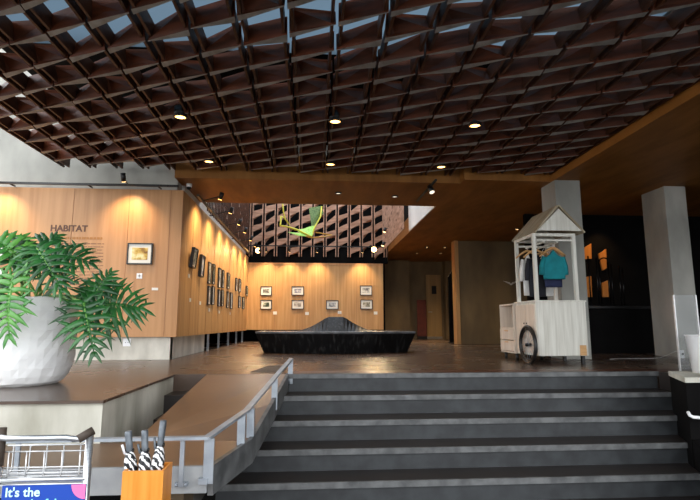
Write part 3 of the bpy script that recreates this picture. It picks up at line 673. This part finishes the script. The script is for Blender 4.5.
# bicycle wheel on the left side
wc = Vector((cx0-.055, 6.47, FZ+.24)); R_ = .235
wh = MB().tube([wc+Vector((0, R_*math.cos(a), R_*math.sin(a))) for a in [2*math.pi*k/40 for k in range(40)]], .022, 10, close=True).build('wheel', M['black'], ct)
MB().tube([wc+Vector((0, (R_-.035)*math.cos(a), (R_-.035)*math.sin(a))) for a in [2*math.pi*k/40 for k in range(40)]], .012, 8, close=True).build('rim', M['black'], wh)
sp = MB()
for k in range(14):
    a = 2*math.pi*k/14; sp.tube([wc, wc+Vector((0, (R_-.035)*math.cos(a), (R_-.035)*math.sin(a)))], .0024, 5)
sp.build('spokes', M['steel'], wh)
MB().tube([wc-Vector((.03, 0, 0)), wc+Vector((.055, 0, 0))], .022, 12).build('hub', M['black_metal'], wh)
for y in (cy0+.08, cy1-.08): MB().box((cx1-.06, y-.02, FZ), (cx1-.02, y+.02, zb)).build('leg', M['black'], ct)
# clothes on the rail
def hanger(x, y, z, label):
    h = thing('coat_hanger', label, 'hanger', (x, y, z-.1), 'hangers in the white cart')
    MB().tube([(x-.17, y, z-.115), (x-.09, y, z-.05), (x-.02, y, z-.012), (x+.02, y, z-.012), (x+.09, y, z-.05), (x+.17, y, z-.115)], [.010, .014, .016, .016, .014, .010], 8).build('shoulder', M['hanger'], h)
    MB().tube([(x, y, z-.01), (x, y, z+.02)]+[(x+.018*math.sin(a), y, z+.038-.018*math.cos(a)) for a in [k*math.pi/6 for k in range(1, 10)]], .003, 6).build('hook', M['chrome'], h)
    return h
def shirt(x, y, z, wd, ln, th, mat, label, hem=None, sl=.22):
    t_ = thing('hanging_shirt', label, 'shirt', (x, y, z-ln), 'shirts hanging in the white cart')
    N = 18; M_ = 10; vs = []; fs = []
    for j in range(M_+1):
        f = j/M_; zz = z-.02-f*ln
        hwid = wd*(.42+.58*min(1, f*5)) if f < .2 else wd*(1-.06*f)
        if f < .2: hwid = wd*(.25+.75*(f/.2))
        for i in range(N):
            a = 2*math.pi*i/N; fold = 1+.16*math.sin(5*a+j*.25)*f
            vs.append((x+hwid*math.cos(a), y+th*math.sin(a)*fold*(.5+.5*min(1, f*3)), zz-.07*abs(math.cos(a))*(1-f)))
    for j in range(M_):
        for i in range(N): fs.append((j*N+i, j*N+(i+1) % N, (j+1)*N+(i+1) % N, (j+1)*N+i))
    b = MB(); b.add(vs, fs, 0, True); b.add(vs[:N], [tuple(range(N))]); b.add(vs[-N:], [tuple(range(N))]); b.build('body', M[mat], t_)
    for s in (-1, 1):
        MB().tube([(x+s*wd*.80, y, z-.12), (x+s*wd*1.0, y+.01, z-.12-sl*.55), (x+s*wd*1.05, y+.015, z-.12-sl)], [.03, .036, .034], 10).build('sleeve', M[mat], t_)
    if hem:
        MB().lathe([(wd*.97, -ln-.03), (wd*.95, -ln-.09), (wd*.6, -ln-.12)], (x, y, z), 18).build('lower_layer', M[hem], t_) if False else None
    return t_
for (x, y, wd, ln, mat, hl, sl_, sleeve) in ((3.20, 6.42, .16, .40, 'teal', 'front wooden hanger carrying the teal shirt in the white cart', 'teal short shirt hanging at the front of the white cart', .24),
                                         (3.225, 6.51, .13, .50, 'navy', 'middle wooden hanger behind the teal shirt in the white cart', 'navy garment hanging just behind the teal shirt, its hem showing below', .2),
                                         (3.05, 6.62, .125, .62, 'black_cloth', 'wooden hanger carrying the black shirt at the left of the white cart', 'long black shirt hanging at the left inside the white cart', .3),
                                         (3.25, 6.83, .14, .60, 'white_cloth', 'wooden hanger at the back of the white cart carrying the white shirt', 'white shirt hanging behind the others in the white cart', .3),
                                         (2.985, 6.735, .085, .60, 'white_cloth', 'wooden hanger at the back left of the white cart', 'white shirt hanging at the back left in the white cart behind the black one', .3)):
    hanger(x, y, 2.612, hl); shirt(x, y, 2.60, wd, ln, .03, mat, sl_, None, sleeve)
# drawer unit behind the cart
du = thing('drawer_unit', 'pale wooden drawer unit with open top shelf behind the left side of the white cart', 'cabinet', (3.1, 7.2, FZ))
ux0, ux1, uy0, uy1 = 2.84, 3.3, 6.98, 7.5
u = MB(); u.box((ux0, uy0, 1.2), (ux0+.44, uy0+.02, 1.86)).box((ux0, uy1-.02, 1.2), (ux1, uy1, 1.86)).box((ux0+.42, uy0, 1.2), (ux1, uy1, 1.86)).box((ux0, uy0, 1.18), (ux1, uy1, 1.2)).box((ux0, uy0, 1.86), (ux1, uy1, 1.88)).box((ux0, uy0+.02, 1.52), (ux0+.42, uy1-.02, 1.54))
u.build('carcass', M['pinkwood'], du)
for z0, z1 in ((1.21, 1.355), (1.365, 1.515)):
    d = MB().box((ux0-.012, uy0+.01, z0), (ux0+.02, uy1-.01, z1)).build('drawer', M['pinkwood'], du, bevel=.003)
    MB().box((ux0-.02, uy0+.2, z1-.03), (ux0-.012, uy1-.2, z1-.015)).build('pull', M['hanger'], d)
for (x, y) in ((ux0+.05, uy0+.06), (ux0+.05, uy1-.06), (ux1-.05, uy0+.06), (ux1-.05, uy1-.06)):
    MB().lathe([(.02, 0), (.025, .1)], (x, y, FZ), 10).build('leg', M['black'], du)

# ================================================================== RIGHT CORNER
# dark counter with a rack of upright rods
cn = thing('black_counter', 'low black counter in the dark between the two pillars', 'counter', (5.3, 8.9, FZ))
MB().box((4.75, 8.6, FZ), (6.3, 9.2, 1.86)).build('body', M['dark'], cn); MB().box((4.70, 8.55, 1.86), (6.35, 9.25, 1.91)).build('worktop', M['black'], cn, bevel=.01)
rk = thing('rod_rack', 'rack of tall thin black metal rods standing on the black counter', 'rack', (5.2, 8.8, 1.91))
for k, x in enumerate((591, 599, 601.5, 610.5, 613.5, 621.5, 624.5)):
    P = at(x, 300, Y=8.8); ztop = at(x, 256 + 2*k, Y=8.8).z
    MB().tube([(P.x, 8.8, 1.91), (P.x, 8.8, ztop)], .012, 8).build('rod', M['black_metal'], rk)
a0 = at(599, 259, Y=8.8); a1 = at(609, 259, Y=8.8)
MB().tube([(a0.x, 8.8, a0.z-.05)]+[((a0.x+a1.x)/2-(a1.x-a0.x)/2*math.cos(a), 8.8, a0.z-.05+.07*math.sin(a)) for a in [k*math.pi/8 for k in range(1, 8)]]+[(a1.x, 8.8, a0.z-.05)], .012, 8).build('hoop', M['black_metal'], rk)
MB().box((at(588, 300, Y=8.8).x, 8.76, 1.91), (at(627, 300, Y=8.8).x, 8.84, 1.93)).build('base', M['black_metal'], rk)
# amber boards put warm light reflected on wood into colour
for k, (pts, lb) in enumerate((([(583.5, 248), (591, 243.5), (591.5, 258.5), (584, 259)], 'upper left'), ([(598.5, 254), (606, 249), (606.5, 268), (602.5, 270.5)], 'upper right'),
                               ([(585.5, 277), (591, 276), (592, 297), (587, 297)], 'lower left'), ([(602, 283), (607.5, 280.5), (608.5, 297), (603, 297)], 'lower right'))):
    q = [at(x, y, Y=9.48) for x, y in pts]; mb = MB(); n = 4
    mb.add([(p.x, 9.47, p.z) for p in q]+[(p.x, 9.51, p.z) for p in q], [(0, 1, 2, 3), (7, 6, 5, 4)]+[(i, (i+1) % 4, 4+(i+1) % 4, 4+i) for i in range(4)])
    tag(mb.build('warm_light_board', M['amber'], loc=(q[0].x, 9.5, q[0].z)), 'amber board standing in for warm light on wood behind the rods, %s' % lb, 'board', 'amber boards behind the rods')
struct(MB().box((4.2, 9.51, FZ), (7.5, 9.6, SOF)), 'wall_dark_partition', M['dark'])
spot('amber_fill', (5.6, 9.0, 3.7), (5.75, 9.5, 2.7), 30, (1, .6, .25), 70, .5, .04)  # added spot with no fitting, brightens the boards behind the rods
# acrylic guard
P = at(674, 295, Y=5.0); Pr = at(695, 295, Y=5.0)
ac = thing('acrylic_guard', 'clear acrylic guard panel with bright edges in front of the right pillar', 'panel', (P.x, 5.0, FZ))
MB().box((P.x, 5.0, FZ), (Pr.x, 5.012, P.z)).build('sheet', M['acrylic'], ac)
MB().box((P.x-.012, 4.995, FZ), (P.x, 5.017, P.z)).build('lit_edge', M['wire'], ac); MB().box((Pr.x, 4.995, FZ), (Pr.x+.012, 5.017, P.z)).build('lit_edge', M['wire'], ac)  # pale strips paint the light caught in the sheet's edges
# white bin
P = at(693, 382, Y=4.62)
b0 = thing('white_bin', 'white tapered bin standing on the concrete cheek at the right end of the stairs', 'bin', (3.80, 4.66, FZ))
MB().lathe([(.02, .0), (.13, .0), (.165, .39), (.17, .395), (.16, .40), (.155, .38), (.125, .02), (.02, .02)], (3.80, 4.66, FZ), 36).build('body', M['white'], b0)
MB().tube([(3.80+.168*math.cos(a), 4.66+.168*math.sin(a), FZ+.398) for a in [2*math.pi*k/36 for k in range(36)]], .007, 8, close=True).build('rim', M['white'], b0)
# pipe stub lower right
a = at(688, 412, Y=4.25); a2 = at(693, 417, Y=4.2); a3 = at(704, 418, Y=4.2)
tag(MB().tube([a, at(690, 415.5, Y=4.22), a2, a3, a3+Vector((.5, .02, -.01))], .014, 10).build('wall_rail', M['white'], loc=a), 'short white curved rail end at the right side of the stairs', 'rail')
# socket and cable by the right pillar
P = at(665.5, 358, Z=FZ); P = Vector((5.54, 7.30, FZ))
so = thing('floor_socket', 'small white floor socket at the foot of the right pillar', 'socket', P)
MB().box((P.x-.03, P.y-.03, FZ), (P.x+.03, P.y+.03, FZ+.12)).build('housing', M['white'], so, bevel=.006); MB().box((P.x-.015, P.y-.034, FZ+.05), (P.x+.015, P.y-.03, FZ+.08)).build('outlet', M['black'], so)
pts = [(P.x-.03, P.y, FZ+.10)] + [(P.x-.1-.16*k, P.y-.02-.05*math.sin(k*.9)-.02*k, FZ+.10*max(0, 1-k*.45)+.006) for k in range(8)]
tag(MB().tube(pts, .003, 6).build('power_cable', M['wire'], loc=(P.x-.6, P.y, FZ)), 'thin white cable running over the dark floor to the floor socket', 'cable')

# ================================================================== POTTED PLANT
pc = Vector((-2.50, 4.62, FZ)); random.seed(11)
pp = thing('potted_philodendron', 'large green split-leaf plant in a white rough stone planter on the terrace block', 'plant', pc)
prof = [(.05, 0), (.27, .0), (.315, .03), (.35, .08), (.378, .15), (.392, .23), (.398, .31), (.392, .38), (.399, .46), (.392, .54), (.397, .62), (.388, .69), (.385, .725), (.375, .735), (.36, .725), (.355, .64), (.02, .62)]
MB().lathe(prof, pc, 44, jit=.012, cap=False, smooth=False).build('planter', M['pot'], pp)
MB().lathe([(.358, .66), (.25, .675), (.01, .68)], pc, 24, jit=.01, cap=False).build('soil', M['soil'], pp)
def leaf(base, tip, nrm, width, curl=.06, lobes=10, mat='leaf', seed=0, droop=.1, lobe_w=.0165, from_=None):
    rnd = random.Random(seed); base, tip, nrm = Vector(base), Vector(tip), Vector(nrm).normalized()
    ax = tip-base; L = ax.length; ax.normalize(); nrm = (nrm-ax*nrm.dot(ax)).normalized(); sd = ax.cross(nrm).normalized()
    def spine(t): return base+ax*(L*t)+nrm*(curl*math.sin(math.pi*t))+Vector((0, 0, -droop*t*t))
    mb = MB()
    # central blade
    vs = []; fs = []; N = 10
    for i in range(N+1):
        t = i/N; wv = (.016+.07*width*math.sin(math.pi*min(1, t*1.05+.05)))*(1-.75*t)*.8; c = spine(t)
        vs += [c-sd*wv+nrm*.25*wv, c, c+sd*wv+nrm*.25*wv]
    for i in range(N):
        o = 3*i; fs += [(o, o+3, o+4, o+1), (o+1, o+4, o+5, o+2)]
    mb.add(vs, fs, 0, True)
    for i in range(lobes):
        t = .02+.90*i/(lobes-1); c = spine(t)
        prof_w = width*(.72+.55*math.sin(math.pi*min(1, t*1.1+.12)))*(1-.45*t*t)
        for s in (-1, 1):
            ang = math.radians(130-104*t+rnd.uniform(-7, 7)); ln = prof_w*rnd.uniform(.88, 1.1)
            d = ax*math.cos(ang)+sd*s*math.sin(ang); side = d.cross(nrm).normalized(); K = 7; vs = []
            wb = lobe_w*rnd.uniform(.8, 1.2)*(.7+.6*prof_w/width*.6)
            for k in range(K+1):
                f = k/K; bend = ax*(.20*ln*f*f)+nrm*(-.10*ln*f*f+.05*ln*math.sin(math.pi*f))+Vector((0, 0, -.14*ln*f*f))
                p = c+d*(ln*f)+bend; wv = wb*(.55+.75*math.sin(math.pi*min(1, .15+f*.72)))*(1-f**3)*(1+.18*math.sin(9*f+rnd.random()))
                vs += [p-side*wv+nrm*wv*.3, p, p+side*wv+nrm*wv*.3]
            fs = []
            for k in range(K):
                o = 3*k; fs += [(o, o+3, o+4, o+1), (o+1, o+4, o+5, o+2)]
            mb.add(vs, fs, 0, True)
            for sg_, f0 in (((1, .38), (-1, .5)) if ln > .11 else ()):       # secondary fingers
                p0 = c+d*(ln*f0); d2 = (d+ax*.85*sg_).normalized(); side2 = d2.cross(nrm).normalized(); vs = []; l2 = ln*.42
                for k in range(5):
                    f = k/4; p = p0+d2*(l2*f)-Vector((0, 0, .1*l2*f*f)); wv = wb*.75*(1-f**2)
                    vs += [p-side2*wv, p+nrm*-.002, p+side2*wv]
                fs = []
                for k in range(4):
                    o = 3*k; fs += [(o, o+3, o+4, o+1), (o+1, o+4, o+5, o+2)]
                mb.add(vs, fs, 0, True)
    lf = mb.build('leaf', M[mat], pp, recalc=False)
    md = lf.modifiers.new('thickness', 'SOLIDIFY'); md.thickness = .0025
    r0 = Vector(from_) if from_ is not None else pc+Vector((rnd.uniform(-.12, .12), rnd.uniform(-.12, .12), .70))
    mid = (r0+base)/2+Vector((0, 0, .10)); 
    pts = [r0*(1-t)**2+mid*2*t*(1-t)+base*t*t for t in [k/8 for k in range(9)]]+[spine(k/8) for k in range(1, 8)]
    MB().tube(pts, [.011]*9+[.009-.001*k for k in range(1, 8)], 8).build('petiole', M['stem'], lf)
    return lf
V = Vector
leaf(at(90, 307, Y=4.42), at(143, 306, Y=4.55), (-.1, -.9, .35), .30, .04, 10, 'leaf', 1, .02)
leaf(at(84, 303, Y=4.28), at(95, 357, Y=4.2), (.3, -1, .1), .22, .05, 9, 'leaf', 2, .0)
leaf(at(55, 258, Y=4.35), at(93, 264, Y=4.35), (0, -.8, .6), .20, .05, 8, 'leaf', 3, .0)
leaf(at(37, 248, Y=4.25), at(64, 294, Y=4.1), (.35, -1, .25), .21, .05, 9, 'leaf', 4, .0)
leaf(at(14, 277, Y=4.1), at(10, 340, Y=4.02), (-.1, -1, .15), .19, .04, 9, 'leaf_light', 5, .0)
leaf(at(22, 262, Y=4.3), at(-8, 238, Y=4.35), (.1, -.8, .55), .21, .05, 8, 'leaf_light', 6, .0)
leaf(at(30, 262, Y=4.5), at(58, 236, Y=4.7), (.1, -.9, .4), .20, .05, 8, 'leaf', 7, .0)
leaf(at(-10, 285, Y=4.2), at(-22, 330, Y=4.1), (0, -1, .2), .22, .05, 8, 'leaf', 9, .0)
leaf(at(52, 290, Y=4.5), at(78, 282, Y=4.45), (.1, -.7, .7), .13, .04, 7, 'leaf', 10, .0)
leaf(at(10, 262, Y=4.4), at(24, 240, Y=4.5), (.1, -.9, .4), .17, .05, 8, 'leaf', 12, .0)
leaf(at(92, 300, Y=4.45), at(112, 272, Y=4.55), (0, -1, .3), .17, .03, 8, 'leaf', 13, .0)
leaf(at(28, 270, Y=4.9), at(60, 275, Y=5.2), (.1, -.5, .8), .2, .05, 8, 'leaf', 14, .0)

# ================================================================== HANGING SCULPTURE
SY = 11.0
sc0 = at(310, 220, Y=SY); hs = thing('hanging_sculpture', 'yellow and lime hanging cane and net sculpture in the light well', 'sculpture', sc0)
def sp_(x, y, dy=0): return at(260+x/7.78, 195+y/7.78, Y=SY+dy)
MB().tube([sp_(175, 60), sp_(182, 130), sp_(195, 185), sp_(232, 235)], .016, 7).tube([sp_(165, 165, .1), sp_(157, 238), sp_(225, 250), sp_(300, 275), sp_(400, 325, -.2)], .022, 7).tube([sp_(165, 165, .1), sp_(195, 185)], .014, 7).build('yellow_cane', M['yellow'], hs)
MB().tube([sp_(330, 310, -.1), sp_(400, 332, -.2), sp_(500, 325, .1), sp_(560, 312, .3)], .016, 7).tube([sp_(430, 290, .1), sp_(560, 312, .3)], .014, 7).build('orange_cane', M['cane_orange'], hs)
def sheet(ps, mat, name):
    mb = MB(); n = len(ps); o = Vector((0, .015, 0))
    mb.add([p for p in ps]+[p+o for p in ps], [tuple(range(n)), tuple(range(n, 2*n))[::-1]]+[(i, (i+1) % n, n+(i+1) % n, n+i) for i in range(n)]); return mb.build(name, M[mat], hs)
sheet([sp_(285, 270), sp_(340, 262, .1), sp_(400, 240, .2), sp_(425, 222, .25), sp_(405, 318, -.15), sp_(320, 308, -.1)], 'net', 'lime_net')
sheet([sp_(215, 288, -.2), sp_(300, 295, -.1), sp_(390, 322, -.15), sp_(300, 318, -.2)], 'net', 'lower_net')
sheet([sp_(380, 100, .3), sp_(480, 85, .4), sp_(495, 140, .4), sp_(430, 240, .2), sp_(400, 235, .15)], 'net_dark', 'olive_net')
MB().tube([sp_(405, 318, -.1), sp_(425, 250, .1), sp_(470, 170, .3), sp_(480, 90, .4)], .018, 7).build('yellow_cane', M['yellow'], hs)
for q in (sp_(175, 60), sp_(480, 88, .4)): MB().tube([q, (q.x, q.y, 6.3)], .003, 5).build('wire', M['black_metal'], hs)

# ================================================================== LUGGAGE TROLLEY
TY = 2.1
tr = thing('luggage_trolley', 'chrome luggage trolley with wire basket and blue sign at the lower left', 'trolley', (-1.05, TY, 0))
pR = at(89.5, 440, Y=TY).x; pL = at(1, 440, Y=TY).x; zT = at(88, 432, Y=TY).z
for x in (pR, pL): MB().tube([(x, TY, .12), (x, TY, zT-.0)], .0145, 12).build('upright', M['chrome'], tr)
zH = at(40, 438, Y=TY-.05).z
MB().tube([(pR+.005, TY-.0, zT), (pR-.03, TY-.03, zT-.02), (pR-.065, TY-.05, zH), (pL+.05, TY-.05, zH), (pL, TY-.02, zH+.0), (pL-.1, TY-.02, zH)], .011, 10).build('handlebar', M['chrome'], tr)
MB().tube([(pR+.012, TY, zT+.006), (pR-.03, TY-.03, zT-.02)], .016, 10).build('grip', M['grip'], tr)
MB().tube([(pL, TY, zT+.02), (pL, TY, zT-.12)], .017, 10).build('grip', M['grip'], tr)
bk = MB()
zb_ = at(40, 483, Y=TY).z; zt_ = at(40, 452, Y=TY).z
for x in (6, 24, 42, 60, 78, 84):
    xx = at(x, 470, Y=TY).x; bk.tube([(xx, TY+.01, zb_), (xx, TY+.01, zt_+ .02*0)], .0028, 6)
for y in (452, 468, 473.5, 477.0): 
    z = at(40, y, Y=TY).z; bk.tube([(pL, TY+.012, z), (pR, TY+.012, z)], .0028, 6)
zt2 = zt_-.005
for y_ in (.05, .10): bk.tube([(pL-.02, TY+y_, zb_+.02), (pR-y_*.5, TY+y_, zb_+.02)], .0028, 6)
for x in (6, 24, 42, 60, 78):
    xx = at(x, 470, Y=TY).x; bk.tube([(xx, TY+.01, zb_+.02), (xx-.05, TY+.13, zb_+.02), (xx-.055, TY+.14, zt2-.0)], .0028, 6)
bk.tube([(pL-.05, TY+.14, zt2), (pR-.075, TY+.14, zt2)], .0035, 6)
bk.build('wire_basket', M['wire'], tr)
z = at(40, 479, Y=TY).z; MB().tube([(pL, TY-.005, z), (pR, TY-.005, z)], .010, 10).tube([(pL, TY-.005, z-.018), (pR, TY-.005, z-.018)], .005, 8).build('crossbar', M['chrome'], tr)
zs = at(40, 485.3, Y=TY-.02).z; xs0 = at(2, 490, Y=TY-.02).x; xs1 = at(85.5, 490, Y=TY-.02).x
sg = MB().box((xs0, TY-.02, zs-.32), (xs1, TY-.012, zs)).build('sign_board', M['blue'], tr)
cxp, czp, rp_ = xs1, zs, .052
MB().add([(cxp, TY-.0215, czp)]+[(cxp-rp_*math.cos(a), TY-.0215, czp-rp_*math.sin(a)) for a in [k*math.pi/2/14 for k in range(15)]], [(0, i, i+1) for i in range(1, 15)]).build('pink_disc', M['pink'], sg)
P = at(4.5, 497, Y=TY-.022)
lettering('sign_line', "It's the", .046, M['cyan_ink'], sg, P, (math.pi/2, 0, 0), .0005, .0008)
lettering('sign_line', "wonderful story", .046, M['mint_ink'], sg, P-Vector((0, 0, .042)), (math.pi/2, 0, 0), .0005, .0006)
MB().box((pL, TY-.1, .12), (pR, TY+.40, .16)).build('deck', M['chrome'], tr)
for (x, y) in ((pL, TY-.05), (pR, TY-.05), (pL, TY+.34), (pR, TY+.34)): MB().tube([(x-.02, y, .06), (x+.02, y, .06)], .06, 16).build('wheel', M['black'], tr)

# ================================================================== UMBRELLA STAND
sa, sb = at(122.5, 471.5, Y=2.6), at(163.5, 471.5, Y=2.6); ztp = sa.z; y0, y1 = 2.6, 2.757
us = thing('umbrella_stand', 'square orange wooden umbrella stand in front of the landing', 'umbrella stand', ((sa.x+sb.x)/2, 2.68, 0)); tk = .012
MB().box((sa.x, y0, 0), (sb.x, y0+tk, ztp)).box((sa.x, y1-tk, 0), (sb.x, y1, ztp)).box((sa.x, y0+tk, 0), (sa.x+tk, y1-tk, ztp)).box((sb.x-tk, y0+tk, 0), (sb.x, y1-tk, ztp)).box((sa.x+tk, y0+tk, 0), (sb.x-tk, y1-tk, .02)).build('box', M['orange'], us, recalc=False)
MB().box((sa.x+.013, y0+.013, ztp-.16), (sb.x-.013, y1-.013, ztp-.15)).build('divider', M['orange'], us)
UM = [(131, 470, 128.2, 431, 'leftmost with a white strap'), (145, 470, 144.8, 430, 'middle one'), (157, 470, 163.5, 420, 'rightmost and tallest')]
for k, (xb, yb_, xt, yt, nm) in enumerate(UM):
    b_ = at(xb, yb_, Y=2.675); t_ = at(xt, yt, Y=2.675+.01*k); d = (t_-b_).normalized(); lo = b_-d*.14
    um = thing('umbrella', 'folded umbrella with zebra striped sleeve in the orange stand, ' + nm, 'umbrella', lo, 'umbrellas in the orange stand')
    ln = (t_-b_).length; hl = .46
    MB().tube([lo, b_-d*.02, b_+d*ln*.22, b_+d*ln*.40, b_+d*ln*.48], [.014, .031, .030, .022, .014], 14).build('sleeve', M['zebra'], um)
    MB().tube([b_+d*ln*.44, b_+d*ln*.55, b_+d*ln*.96, t_], [.014, .0165, .0175, .015], 12).build('handle', M['handle'], um)
    MB().tube([b_+d*ln*.42+Vector((-.02, -.01, 0)), b_+d*ln*.66+Vector((-.03, -.01, 0))], .006, 6).build('strap', M['white'] if k == 0 else M['handle'], um)
    a = b_+d*ln*.5; s_ = Vector((1, 0, 0)); MB().tube([a-s_*.02, a+s_*.02], .010, 8).build('clasp', M['black'], um)
